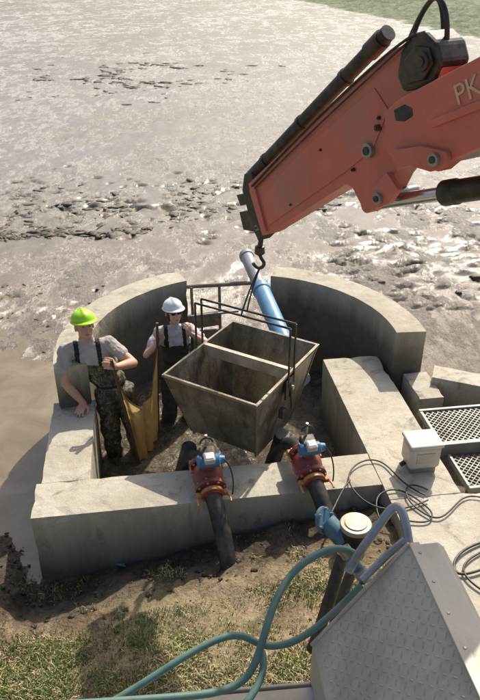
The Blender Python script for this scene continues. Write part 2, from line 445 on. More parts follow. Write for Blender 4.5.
for k in range(70):
    x=random.uniform(-4.5,-2); y=random.uniform(7.5,9.8); s=random.uniform(.008,.022)
    items.append(((x,y,gz(x,y)),(s*1.4,s,s*.6)))
blobs('mud_clods',items,M_clod,2)
M_stone=simple('soil_lumps',(.24,.175,.11),.95,0,.4,20,bump=.8,bd=.01)
M_stone2=simple('dark_soil_lumps',(.085,.065,.045),.95,0,.4,20,bump=.8,bd=.01)
ia=[];ib=[]
for k in range(2600):
    x=random.uniform(-3,2.2); y=random.uniform(1.7,4.9); p,q=L2(x,y)
    if q>4.2 and p>-1.1: continue
    s=abs(random.gauss(.003,.004))+.0025
    if q>3.6: s*=1.7; ib.append(((x,y,gz(x,y)-.002),(s*1.4,s,s*.7)))
    else: ia.append(((x,y,gz(x,y)),(s*1.3,s,s*.7)))
blobs('soil_clumps',ia,M_stone,1); blobs('dark_soil_clumps',ib,M_stone2,2)  # darker lumps match the darker soil near the front wall

def blades(name,n,region,mats,dens,hr):
    vs=[];fs=[];mi=[]
    c=0;tries=0
    while c<n and tries<n*14:
        tries+=1
        x=random.uniform(*region[0]); y=random.uniform(*region[1]); p,q=L2(x,y)
        if q>4.15 and p>-1.1: continue
        d=dens(x,y,p,q)
        if random.random()>d: continue
        z=gz(x,y); gn=mn.noise((x*1.1,y*1.1,3))
        for m in range(3):
            a=random.uniform(0,6.28); h=random.uniform(*hr)*(0.5+.9*d); w=random.uniform(.0016,.0034)
            bx=x+random.gauss(0,.014); by=y+random.gauss(0,.014)
            dry=random.random()<.48+.5*gn-.32*(x<-.6)
            lean=h*random.uniform(.3,1.9 if dry else .9); dx,dy=math.cos(a)*lean,math.sin(a)*lean
            px,py=-math.sin(a)*w,math.cos(a)*w; k=len(vs)
            vs+=[(bx-px,by-py,z-.01),(bx+px,by+py,z-.01),(bx+dx*.4+px*.8,by+dy*.4+py*.8,z+h*.6),(bx+dx*.4-px*.8,by+dy*.4-py*.8,z+h*.6),(bx+dx,by+dy,z+h*(.4 if dry else .95))]
            fs+=[(k,k+1,k+2,k+3),(k+3,k+2,k+4)]; mm=(1 if dry else (0 if random.random()<.6 else 2)); mi+=[mm,mm]
        c+=1
    me=bpy.data.meshes.new(name); me.from_pydata(vs,[],fs)
    for m in mats: me.materials.append(m)
    me.polygons.foreach_set('material_index',mi)
    return link(bpy.data.objects.new(name,me))
M_g1=simple('grass_green',(.14,.20,.045),.7,0,.3,4); M_g2=simple('grass_dry',(.54,.43,.24),.8,0,.25,4); M_g3=simple('grass_olive',(.25,.26,.085),.7,0,.3,4)
tufts=[(-.05,3.93,.05),(.10,3.85,.03),(.40,3.80,.05),(.62,3.7,.04),(-.9,3.5,.05),(.25,3.35,.03)]
def dens(x,y,p,q):
    n=mn.fractal((x*1.7,y*1.7,9),.8,2,5)
    d=.40+.9*n
    d+=.50*max(0,min(1,(-.2-x)/1.0))*max(0,min(1,(3.6-y)/.4))
    d-=.30*math.exp(-(((x+.1)/.35)**2+((y-3.25)/.25)**2))
    if q>3.5: d-=.55
    for tx,ty,r in tufts: d+=.9*math.exp(-((x-tx)**2+(y-ty)**2)/(r*r*2))
    return max(0,min(1,d))
blades('bank_grass',34000,((-2.9,1.5),(1.7,4.2)),[M_g1,M_g2,M_g3],dens,(.012,.05))

# ---------- concrete basin ----------
cb=grp('concrete_catch_basin')
rough_edges(pbox('front_wall',-1.04,1.788,4.24,4.65,-1.1,0.0,M_conc,cb,0))
rough_edges(pbox('side_wall',-1.0,-.60,4.655,5.84,-1.1,-.004,M_conc,cb,0))
rough_edges(pbox('wide_wall',1.792,2.39,4.052,6.27,-1.1,.004,M_conc,cb,0),.005)
rough_edges(pbox('abutment_slab',1.792,3.7,2.3,4.045,-1.1,.003,M_conc,cb,0))
def arc(name,a0,a1,z0,z1,ri=1.55,ro=1.86,n=40,mat=M_conc2):
    vs=[]
    for k in range(n+1):
        a=math.radians(a0+(a1-a0)*k/n); c,s=math.cos(a),math.sin(a)
        for (r,z) in ((ri,z0),(ro,z0),(ro,z1),(ri,z1)): vs.append(W(CP+r*c,CQ+r*s,z))
    fs=[[k*4+m,k*4+(m+1)%4,(k+1)*4+(m+1)%4,(k+1)*4+m] for k in range(n) for m in range(4)]+[[0,1,2,3],[n*4,n*4+1,n*4+2,n*4+3]]
    return mesh(name,vs,fs,mat,cb)
rough_edges(arc('ring_wall_a',190,107.2,-1.1,.45))
rough_edges(arc('ring_wall_b',69.8,-4,-1.1,.46))
arc('gap_sill',107.0,70.0,-1.1,-.55,1.6,1.8,14)
wg=grp('concrete_wing_wall')
a=RZ(432,377,.08); 
rough_edges(prism('wall',[a+V((0,0,-1)),a+V((1.9,-.75,-1)),a+V((1.98,-.52,-1)),a+V((.08,.23,-1))],(0,0,1.0),M_conc,wg,0))
rough_edges(prism('pilaster',[W(2.55,5.40,-1.1),W(2.80,5.40,-1.1),W(2.80,5.88,-1.1),W(2.55,5.88,-1.1)],(0,0,1.10),M_conc,wg,0))
sg=grp('screen_gate')
def RA(a,r,z): 
    a=math.radians(a); return W(CP+r*math.cos(a),CQ+r*math.sin(a),z)
cyl('top_rail',RA(108,1.72,.30),RA(72,1.72,.30),.026,M_wood2,sg)
cyl('mid_rail',RA(108,1.60,-.05),RA(84,1.60,-.05),.016,M_galv,sg)
for i,aa in enumerate((104,92)): cyl('upright_%d'%i,RA(aa,1.60,-.75),RA(aa,1.66,.30),.018,M_wood2,sg)
prism('board',[RA(106,1.66,-.8),RA(80,1.66,-.8),RA(80,1.69,-.8),RA(106,1.69,-.8)],(0,0,.50),M_wood2,sg,.005)
prism('board_upper',[RA(106,1.70,-.29),RA(92,1.70,-.29),RA(92,1.73,-.29),RA(106,1.73,-.29)],(0,0,.20),M_wood2,sg,.005)
pl=grp('aluminium_grating_platform')
grating('grate',2.47,3.45,4.66,5.12,.02,M_alu,pl)
grating('grate_lower',2.52,3.45,4.14,4.54,-.05,M_alu,pl)
for i,(p0,p1,q0_,q1,z0,z1) in enumerate(((2.435,3.47,4.585,4.635,-.05,.07),(2.435,3.47,5.125,5.155,0,.06),(2.435,2.465,4.64,5.12,0,.058),(2.49,3.47,4.10,4.135,-.07,-.01),(2.49,2.515,4.14,4.56,-.07,-.012))):
    pbox('frame_%d'%i,p0,p1,q0_,q1,z0,z1,M_alu,pl,.004)
for i,(p,q) in enumerate(((2.5,5.08),(3.4,5.08),(3.4,4.2),(2.6,4.3))): 
    cyl('leg_%d'%i,W(p,q,-.9),W(p,q,-.055),.025,M_galv,pl)

# ---------- hopper ----------
hp=grp('steel_hopper')
hc=V((.03,5.37,0)); he=V((.51,.86,0)).normalized(); hf=V((.86,-.51,0)).normalized()
zr,zb_=.66,-.03
def ringpts(a,b,z): return [hc-he*a-hf*b+V((0,0,z)),hc+he*a-hf*b+V((0,0,z)),hc+he*a+hf*b+V((0,0,z)),hc-he*a+hf*b+V((0,0,z))]
o=ringpts(.575,.46,zr)+ringpts(.36,.34,zb_)+ringpts(.563,.448,zr)+ringpts(.352,.332,zb_+.012)
fs=[]
for i in range(4):
    j=(i+1)%4; fs+=[[i,j,4+j,4+i],[8+i,8+j,12+j,12+i],[i,j,8+j,8+i]]
fs+=[[4,5,6,7],[12,13,14,15]]
ho=mesh('bin',o,fs,M_hop,hp)
bm=bmesh.new(); bm.from_mesh(ho.data)
for it in range(5): bmesh.ops.subdivide_edges(bm,edges=[e for e in bm.edges if e.calc_length()>.07],cuts=1,use_grid_fill=True)
for v in bm.verts:
    if zb_+.05<v.co.z<zr-.04: v.co+=V((v.co.x-hc.x,v.co.y-hc.y,0)).normalized()*.010*mn.noise(V((v.co.x*3,v.co.y*3,v.co.z*3)))
bm.to_mesh(ho.data); bm.free()
for p in ho.data.polygons: p.use_smooth=True
m=ho.modifiers.new('e','EDGE_SPLIT'); m.split_angle=math.radians(30)
rp=ringpts(.58,.465,zr)
for i in range(4):
    a,b2=rp[i],rp[(i+1)%4]; d=(b2-a).normalized(); 
    obox('rim_%d'%i,(a+b2)/2+V((0,0,-.012)),(d,V((0,0,1)).cross(d),(0,0,1)),((b2-a).length+.02-.03*(i%2),.014,.024+.002*(i%2)),M_hop,hp,.003)
for i in range(4):
    cyl('corner_seam_%d'%i,ringpts(.577,.462,zr)[i],ringpts(.362,.342,zb_)[i],.007,M_hop,hp)
M_hopl=simple('hopper_plate_light',(.40,.35,.27),.5,.3,.2,10,dirt=(.20,.155,.10))
obox('cross_plate',hc+V((0,0,zr-.05))+he*.03,(hf,he,(0,0,1)),(.885,.012,.10),M_hopl,hp,.002)
obox('cross_plate_flange',hc+V((0,0,zr+.004))+he*.05,(hf,he,(0,0,1)),(.885,.045,.008),M_hopl,hp,.002)
zt=1.11
for k,off in enumerate((-.04,.06)):
    A=hc-hf*.475+he*off; B=hc+hf*.475+he*off
    pts=[A+V((0,0,zr-.12)),A+V((0,0,zt)),B+V((0,0,zt)),B+V((0,0,zr-.12))]
    for m in range(3): cyl('bail_%d_%d'%(k,m),pts[m],pts[m+1],.010,M_dark,hp,n=12)
for k,s in enumerate((-1,1)):
    c=hc+hf*.468*s+V((0,0,zr-.14))
    obox('pivot_plate_%d'%k,c,(he,hf,(0,0,1)),(.16,.02,.20),M_dark,hp,.004)
    cyl('pivot_pin_%d'%k,c-hf*.04,c+hf*.04,.022,M_galv,hp,n=14)
B=hc+hf*.475
cyl('latch_lever',B+V((0,0,zr-.10)),B+V((.02,-.02,zr-.36)),.010,M_dark,hp,n=10)
obox('latch_block',B-he*.07+V((-.03,-.02,zr-.36)),(he,hf,(0,0,1)),(.07,.05,.09),M_dark,hp,.006)
for s in (-1,1):
    obox('bottom_flange_%d'%s,hc+hf*.33*s+V((0,0,zb_-.02)),(he,hf,(0,0,1)),(.70,.02,.05),M_hop,hp,.003)
hook=V((.165,5.49,1.60))
for k,off in enumerate((-.04,.06)):
    tube('sling_%d'%k,[hc+he*off+V((0,0,zt)),hc+he*off*.6+V((.05,.04,zt+.2)),hook+V((0,0,-.12))],.008,M_dark,hp)
# ---------- crane ----------
cr=grp('crane_boom')
T0=V((.13,5.5,0)); dd=V((.545,-.839,0)).normalized(); nn=V((-.839,-.545,0)).normalized()
def onp(u,v,off):
    d=rd(u,v); o=V((0,0,CH)); t=(T0+nn*off-o).dot(nn)/d.dot(nn); return o+d*t
def plate(name,pts,o1,o2,mat,bev=.008):
    b=[onp(u,v,o1) for u,v in pts]; return prism(name,b,nn*(o2-o1),mat,cr,bev)
jib=[(248,184),(262,236),(300,213),(346,184),(352,188),(362,208),(374,211),(383,197),(392,178),(402,164),(424,128),(440,100),(442,66),(430,44),(414,40),(396,48),(372,66),(345,90),(300,134)]
plate('jib_arm',jib,.09,-.09,M_red)
plate('jib_side_web',[(262,196),(268,226),(345,172),(372,150),(388,110),(374,88),(345,112),(300,152)],.098,.0905,M_red,.003)
plate('jib_weld_edge',[(249,190),(262,235),(266,232),(254,187)],.11,-.11,M_red,.003)
plate('tip_bracket',[(244,174),(251,172),(265,234),(258,241),(251,225),(242,190)],.06,-.06,M_dark,.006)
plate('tip_block',[(236,195),(246,193),(249,203),(240,206)],.03,-.05,M_dark)
plate('tip_block_b',[(239,212),(250,210),(254,232),(243,230)],.03,-.05,M_dark)
boom=[(384,112),(400,98),(480,56),(600,-10),(600,110),(480,147),(452,160),(438,172),(424,168),(414,160),(398,168),(386,150)]
plate('main_boom',boom,.20,.095,M_red)
plate('main_boom_b',boom,-.096,-.20,M_red)
plate('main_boom_inner',[(470,66),(600,0),(600,100),(470,144)],.094,-.094,M_red)
plate('boom_stiffener',[(430,120),(480,100),(600,50),(600,58),(480,109),(432,128)],.215,.201,M_red,.003)
plate('lug_plate',[(372,190),(386,172),(398,190),(388,204),(378,208)],.14,.098,M_red,.004)
plate('boom_lug',[(392,150),(420,146),(446,152),(448,166),(430,172),(410,166),(396,170)],.235,.201,M_red,.004)
plate('knuckle',[(400,52),(410,34),(424,30),(436,42),(441,62),(432,84),(414,90),(402,92),(396,76)],.115,-.115,M_dark,.02)
plate('knuckle_cheek',[(402,62),(414,46),(428,48),(432,64),(423,80),(406,84)],.135,.116,M_dark,.006)
plate('slot_shade_plate',[(393,110),(404,104),(412,108),(413,116),(404,122),(395,121)],.2035,.19,M_black,.012)  # black plate on the boom side, the slot's dark hollow put into its colour
for nm,(u,v),r,o1,m in (('pin_a',(366,151),.045,.125,M_galv),('pin_b',(420,62),.05,.15,M_dark),('pin_c',(376,199),.035,.165,M_galv),('pin_d',(432,160),.035,.26,M_galv),('pin_e',(376,128),.02,.12,M_dark),('pin_f',(256,228),.022,.10,M_galv),('pin_g',(378,118),.012,.11,M_dark),('pin_h',(352,170),.012,.11,M_dark),('pin_i',(290,205),.010,.105,M_dark),('pin_j',(320,150),.010,.105,M_dark)):
    a=onp(u,v,o1); cyl(nm,a,a-nn*2*o1,r,m,cr); cyl(nm+'_cap',a+nn*.008,a,r*.55,M_dark,cr)
ra=onp(250,180,0)+V((0,0,.02)); rb=onp(388,38,0)+V((0,0,.03))
cyl('extension_ram',ra,rb,.048,M_black,cr); 
cyl('extension_gland',ra+(rb-ra)*.90,ra+(rb-ra)*.97,.058,M_dark,cr)
cyl('ram_rod',ra-(rb-ra)*.02,ra,.02,M_chrome,cr)
for f in (.15,.45,.75):
    c=ra.lerp(rb,f); lathe('ram_clamp',c,(rb-ra),[(0,.05),(0,.056),(.03,.056),(.03,.05)],M_dark,cr)
tube('hydraulic_line',[onp(252,186,.10),onp(300,134,.10),onp(345,92,.10),onp(392,48,.10),onp(415,34,.12)],.008,M_black,cr)
tube('hydraulic_line_b',[onp(254,189,.105),onp(302,140,.11),onp(347,98,.11),onp(394,54,.11),onp(410,40,.12)],.006,M_dark,cr)
tube('hose_loop',[onp(412,40,0),onp(417,22,0),onp(428,2,.02),onp(438,-6,.03),onp(446,8,.03),onp(448,28,.02),onp(446,50,.0)],.014,M_black,cr)
tube('hose_loop_b',[onp(408,42,-.06),onp(420,14,-.06),onp(434,-10,-.06),onp(444,2,-.06),onp(443,46,-.06)],.012,M_black,cr)
la=onp(372,204,.0); lb=onp(560,176,.02); d=(lb-la)
cyl('lift_rod',la,la+d*.56,.042,M_chrome,cr)
s=.455
lathe('lift_barrel',la+d*s,d,[(0,.047),(.01,.074),(.10,.074),(.11,.066),(1.2,.066)],M_dark,cr)
lathe('rod_eye',la+nn*.05,-nn,[(0,.05),(.1,.05)],M_red,cr)
fc=bpy.data.curves.new('letters','FONT'); fc.body='PK'; fc.size=.145; fc.extrude=.002; fc.materials.append(M_yel)
to=link(bpy.data.objects.new('boom_lettering',fc),cr)
p0=onp(457,106,.204); p1=onp(500,84,.204); xx=(p1-p0).normalized(); zz=nn; yy=zz.cross(xx).normalized()
to.matrix_world=Matrix(((xx.x,yy.x,zz.x,p0.x),(xx.y,yy.y,zz.y,p0.y),(xx.z,yy.z,zz.z,p0.z),(0,0,0,1)))
tipb=onp(262,236,0)
cyl('hook_link',tipb+V((0,0,.03)),V((.165,5.49,1.66)),.022,M_dark,cr)
lathe('hook_swivel',V((hook.x,hook.y,1.69)),(0,0,-1),[(0,.02),(.01,.04),(.07,.045),(.09,.02)],M_dark,cr)
tube('hook',[hook+V((0,0,.03)),hook+V((.0,0,-.02)),hook+V((.05,0,-.06)),hook+V((.03,0,-.12)),hook+V((-.03,0,-.12)),hook+V((-.055,0,-.07))],.015,M_dark,cr)

# ---------- blue inlet pipe ----------
bp=grp('blue_inlet_pipe')
pa=RD(247,257,8.55); pe=RD(279,330,7.45); dv=(pe-pa)
cyl('grey_tube',pa,pa+dv*.50,.078,M_grey,bp)
lathe('collar',pa+dv*.44,dv,[(0,.085),(.01,.108),(.1,.108),(.11,.10)],M_bluep,bp)
cyl('blue_tube',pa+dv*.48,pa+dv*1.55,.096,M_bluep,bp)
lathe('mouth',pa-dv*.03,dv,[(0,.07),(0,.09),(.05,.09),(.055,.08)],M_grey,bp)

# ---------- valves ----------
def valve(base,ax,pipe_in,pipe_out):
    g=grp('pipe_valve'); ax=V(ax).normalized(); x,y,_=frame(ax); up=y if y.z>0 else -y; sd=x
    base=V(base)
    tube('inlet_pipe',pipe_in+[base-ax*.12],.06,M_black,g)
    tube('outlet_pipe',[base+ax*.18]+pipe_out,.068,M_black,g)
    lathe('body',base-ax*.12,ax,[(0,.09),(.0,.125),(.03,.125),(.035,.09),(.07,.115),(.13,.125),(.19,.115),(.225,.09),(.23,.125),(.26,.125),(.265,.08),(.33,.075)],M_red2,g)
    for s0 in (-.15,.165):
        lathe('clamp_ring_%d'%(s0>0),base+ax*s0,ax,[(0,.075),(.0,.095),(.028,.095),(.028,.075)],M_orange,g)
        for k in (-1,1):
            c=base+ax*(s0+.015)+sd*.108*k
            obox('clamp_ear_%d_%d'%(s0>0,k),c,(ax,sd,up),(.045,.04,.045),M_orange,g,.008)
            tube('clamp_lever_%d_%d'%(s0>0,k),[c,c+sd*.03*k+ax*.05+up*.02,c+sd*.02*k+ax*.11+up*.03],.008,M_orange,g)
    for s0 in (-.105,.125):
        for k in range(8):
            t=k*math.pi/4+.3; c=base+ax*s0+(sd*math.cos(t)+up*math.sin(t))*.108
            cyl('bolt_%d_%d'%(s0>0,k),c-ax*.03,c+ax*.03,.011,M_galv,g,n=6)
    lathe('neck',base+up*.09,up,[(0,.05),(.05,.045),(.06,.055),(.08,.055)],M_red2,g)
    lathe('actuator_drum',base+up*.19-sd*.09+ax*.0,sd,[(0,.04),(.005,.055),(.17,.055),(.18,.04),(.22,.03)],M_blue,g)
    obox('actuator_box',base+up*.21-ax*.05,(sd,ax,up),(.12,.12,.08),M_dark,g,.014)
    obox('gauge_block',base+up*.255+ax*.02,(sd,ax,up),(.085,.085,.06),M_white,g,.012)
    obox('label',base+up*.288+ax*.02,(sd,ax,up),(.06,.05,.003),M_label,g,.001)
    cyl('stem',base+up*.26-ax*.11,base+up*.36-ax*.13,.012,M_galv,g)
    tube('handle',[base+up*.3-ax*.1-sd*.05,base+up*.36-ax*.12-sd*.04,base+up*.36-ax*.12+sd*.04,base+up*.3-ax*.1+sd*.05],.008,M_dark,g)
    tube('signal_wire',[base+up*.22+sd*.05,base+up*.25+sd*.16,base+up*.1+sd*.2+ax*.12,base-up*.02+sd*.16+ax*.2],.006,M_black,g)
    return g
valve(W(.36,4.38,.15),W(.10,-1,-.28),[W(.12,5.15,-.85),W(.16,5.05,-.1),W(.28,4.75,.12)],[W(.44,4.02,-.08),W(.47,3.8,-.35),W(.48,3.7,-.7)])
valve(W(1.18,4.40,.16),W(.12,-1,-.25),[W(.98,5.2,-.85),W(1.02,5.05,-.05),W(1.1,4.8,.14)],[W(1.26,4.05,.0),W(1.32,3.8,-.2),W(1.34,3.7,-.6)])
sh=grp('suction_hose')
def corr(name,a,b,r,n):
    a=V(a);b=V(b);L=(b-a).length; pr=[]
    for k in range(n): s=L*k/n; pr+=[(s,r),(s+L/n*.5,r*1.15)]
    return lathe(name,a,b-a,pr,M_black,sh,20)
corr('ribbed_section_a',W(.10,5.16,-.75),W(.25,4.85,.10),.058,18)
corr('ribbed_section_b',W(.98,5.16,-.75),W(1.08,4.90,.12),.058,18)
st=grp('capped_standpipe')
c=RZ(356,523,.16)
cyl('riser',V((c.x,c.y,-.5)),V((c.x,c.y,.13)),.095,M_black,st)
lathe('cap',V((c.x,c.y,.12)),(0,0,1),[(0,.115),(.03,.12),(.04,.113),(.042,.085),(.05,.083),(.052,.03)],M_hopl,st,32)
c2=RZ(327,522,.05)
cyl('blue_elbow',c2,V((c.x-.06,c.y,-.03)),.075,M_blued,st)
lathe('blue_flange',c2-V((.03,-.02,0)),(c-c2),[(0,.07),(0,.105),(.03,.105),(.03,.07)],M_blued,st)
for k in range(6):
    t=k*math.pi/3; x_,y_,d_=frame(c-c2); q_=c2-V((.04,-.02,0))+(x_*math.cos(t)+y_*math.sin(t))*.088
    cyl('flange_bolt_%d'%k,q_,q_+d_*.06,.01,M_galv,st,n=6)
bk=grp('black_drain_pipe')
tube('pipe',[RD(343,555,3.9),RD(332,590,3.9),RD(322,625,3.95),RD(312,650,4.0)],.035,M_black,bk)
tube('pipe_b',[RD(352,570,3.6),RD(340,600,3.6),RD(330,640,3.7),RD(322,672,3.8)],.028,M_black,bk)
cyl('coupling',RD(347,552,3.25),RD(361,573,3.25),.026,M_blued,bk)
cyl('coupling_nut',RD(359,570,3.23),RD(366,580,3.23),.034,M_galv,bk)
cyl('coupling_nut_b',RD(343,548,3.25),RD(349,556,3.25),.032,M_galv,bk)

# ---------- control box and cables ----------
cx=grp('white_control_box')
bc=W(2.17,4.42,0)
obox('case',bc+V((0,0,.165)),(W(1,0,0),W(0,1,0),(0,0,1)),(.27,.22,.22),M_white,cx,.03)
obox('lid',bc+V((0,0,.285)),(W(1,0,0),W(0,1,0),(0,0,1)),(.29,.24,.035),M_white,cx,.014)
obox('foot',bc+V((0,0,.027)),(W(1,0,0),W(0,1,0),(0,0,1)),(.22,.18,.05),M_alu,cx,.006)
obox('front_plate',bc+W(0,-.112,.17),(W(1,0,0),W(0,1,0),(0,0,1)),(.16,.006,.10),M_alu2,cx,.002)
cyl('cable_gland',bc+W(-.14,-.02,.08),bc+W(-.18,-.03,.06),.02,M_black,cx)
cl=grp('power_cable')
def cab(n,px,z=.012,r=.007): tube(n,[RZ(u,v,z+ (k%3)*.008) for k,(u,v) in enumerate(px)],r,M_black,cl)
cab('cable_a',[(425,495),(410,488),(398,478),(385,462),(368,458),(352,466),(346,480),(360,500),(385,512),(410,508),(428,500)],.02)
cab('cable_b',[(428,490),(408,480),(402,495),(420,512),(440,522),(455,505),(468,492),(490,500)],.02)
cab('cable_c',[(380,520),(372,500),(385,488),(405,490),(425,505),(436,515),(428,525),(405,520)],.02)
cab('cable_d',[(490,540),(470,545),(455,556),(452,570),(462,578),(490,566)],.02,.010)
cab('cable_e',[(490,548),(462,560),(460,575),(480,590),(500,600)],.02,.008)
cab('cable_f',[(350,480),(340,492),(336,505),(330,515)],.04,.007)

# ---------- toolbox / truck bed ----------
tb=grp('diamond_plate_toolbox')
e1=V((.09,-.69,0)).normalized(); s1=V((-e1.y,e1.x,0))
o0=V((.70,2.11,1.70))
prof=[(0,0),(.125,0),(.155,-.03),(.155,-.80),(-.38,-.80),(-.38,-.57)]
bot=[o0+s1*a+V((0,0,z)) for a,z in prof]
prism('shell',bot,e1*2.2,M_alu2,tb,.006)
slope=V((0,0,-.57))-s1*.38; sl=slope.length
N_=e1.cross(slope).normalized()
Uu,Vv_=(e1,slope.normalized())
if N_.z<0: Uu,Vv_=slope.normalized(),e1
off=(Uu.cross(Vv_)).normalized()*.0005
if Uu==e1: diamond('tread_slope',o0+e1*.02+off,e1,slope,2.1,sl-.02,M_alu2,tb,pitch=.036,hh=.003)
else: diamond('tread_slope',o0+e1*.02+off,slope,e1,sl-.02,2.1,M_alu2,tb,pitch=.036,hh=.003)
cyl('far_lip',o0+V((0,0,.004)),o0+slope,.010,M_alu2,tb,n=12)
obox('top_lip',o0+e1*1.1+s1*.02+V((0,0,.006)),(e1,s1,(0,0,1)),(2.2,.045,.012),M_alu2,tb,.003)
for k in range(14): 
    c=o0+e1*(.06+.15*k)+s1*.025+V((0,0,.012)); lathe('rivet_%d'%k,c,(0,0,1),[(0,.007),(.003,.005)],M_galv,tb,10)
tk=grp('truck_bed')
prism('deck',[V((-.38,1.95,.86)),V((.90,2.07,.86)),V((.95,-1.5,.86)),V((-.38,-1.5,.86))],(0,0,.035),M_alu2,tk,.004)
diamond('deck_tread',V((-.36,-.3,.8955)),(1,0,0),(0,1,0),.75,2.2,M_alu2,tk,pitch=.05,hh=.003)
prism('side_rail',[V((-.40,1.96,.74)),V((.90,2.08,.74)),V((.90,2.095,.74)),V((-.40,1.975,.74))],(0,0,.16),M_alu2,tk,.004)
for k,(x,y) in enumerate(((-.2,1.2),(.75,1.2),(-.2,-1),(.75,-1))): obox('support_%d'%k,(x,y,.3),((1,0,0),(0,1,0),(0,0,1)),(.12,.12,1.1),M_dark,tk)
ph=grp('pipe_handrail')
tube('bent_tube',[RD(348,572,3.1),RD(356,556,3.1),RD(378,528,3.1),RD(390,508,3.1),RD(400,504,3.08),RD(406,520,3.05),RD(410,552,3.0)],.020,M_galv,ph)
tube('bent_tube_b',[RD(362,580,2.95),RD(385,556,2.95),RD(405,540,2.95)],.016,M_galv,ph)
gh=grp('green_hose')
tube('hose_a',[RD(358,556,3.2),RD(343,545,3.2),RD(318,552,3.15),RD(293,570,3.1),RD(274,600,3.05),RD(263,640,3.0),RD(252,676,3.0),RD(225,694,3.0),RD(170,698,2.95),RD(60,705,2.9)],.017,M_hose,gh)
tube('hose_b',[RD(362,585,3.2),RD(345,602,3.2),RD(322,624,3.15),RD(292,645,3.1),RD(262,648,3.1),RD(245,634,3.1),RD(222,636,3.1),RD(185,655,3.05),RD(140,686,3.0),RD(95,712,2.95)],.016,M_hose,gh)
tube('hose_c',[RD(262,652,3.06),RD(268,672,3.0),RD(256,690,2.95),RD(240,712,2.9)],.016,M_hose,gh)
sc_=grp('blue_rag'); c=RZ(120,560,-.5); z=gz(c.x,c.y)+.01
prism('cloth',[(c.x-.05,c.y+.01,z),(c.x,c.y-.01,z),(c.x+.05,c.y-.03,z+.01),(c.x+.03,c.y+.01,z)],(0,0,.012),M_blue,sc_,.003)

# ---------- people ----------
def capsule(bm,a,b,ra,rb,n=14,flat=None):
    a=V(a);b=V(b); d=b-a; L=d.length
    if L<1e-5: d=V((0,0,1))
    x,y,d=frame(d); rings=[]
    for k in range(1,4): t=-math.pi/2+k*math.pi/8; rings.append((a+d*ra*math.sin(t),ra*math.cos(t)))
    rings.append((a,ra)); rings.append((b,rb))
    for k in range(1,4): t=k*math.pi/8; rings.append((b+d*rb*math.sin(t),rb*math.cos(t)))
    vr=[]
    for c,r in rings:
        row=[]
        for i in range(n):
            t=2*math.pi*i/n; row.append(bm.verts.new(c+(x*math.cos(t)+y*math.sin(t))*r))
        vr.append(row)
    p0=bm.verts.new(a-d*ra); p1=bm.verts.new(b+d*rb)
    for k in range(len(vr)-1):
        for i in range(n): bm.faces.new([vr[k][i],vr[k][(i+1)%n],vr[k+1][(i+1)%n],vr[k+1][i]])
    for i in range(n):
        bm.faces.new([p0,vr[0][(i+1)%n],vr[0][i]]); bm.faces.new([p1,vr[-1][i],vr[-1][(i+1)%n]])
def ell(bm,c,r,R=None):
    m=Matrix.Translation(V(c))@((R.to_4x4()) if R else Matrix.Identity(4))@Matrix.Diagonal((*r,1))
    bmesh.ops.create_uvsphere(bm,u_segments=24,v_segments=16,radius=1,matrix=m)
def ik(S,Wt,l1,l2,hint):
    d=Wt-S; L=min(d.length,(l1+l2)*.995); dn=d.normalized(); a=(l1*l1-l2*l2+L*L)/(2*L); h=math.sqrt(max(0,l1*l1-a*a))
    hv=V(hint); hv=(hv-dn*hv.dot(dn)).normalized(); return S+dn*a+hv*h
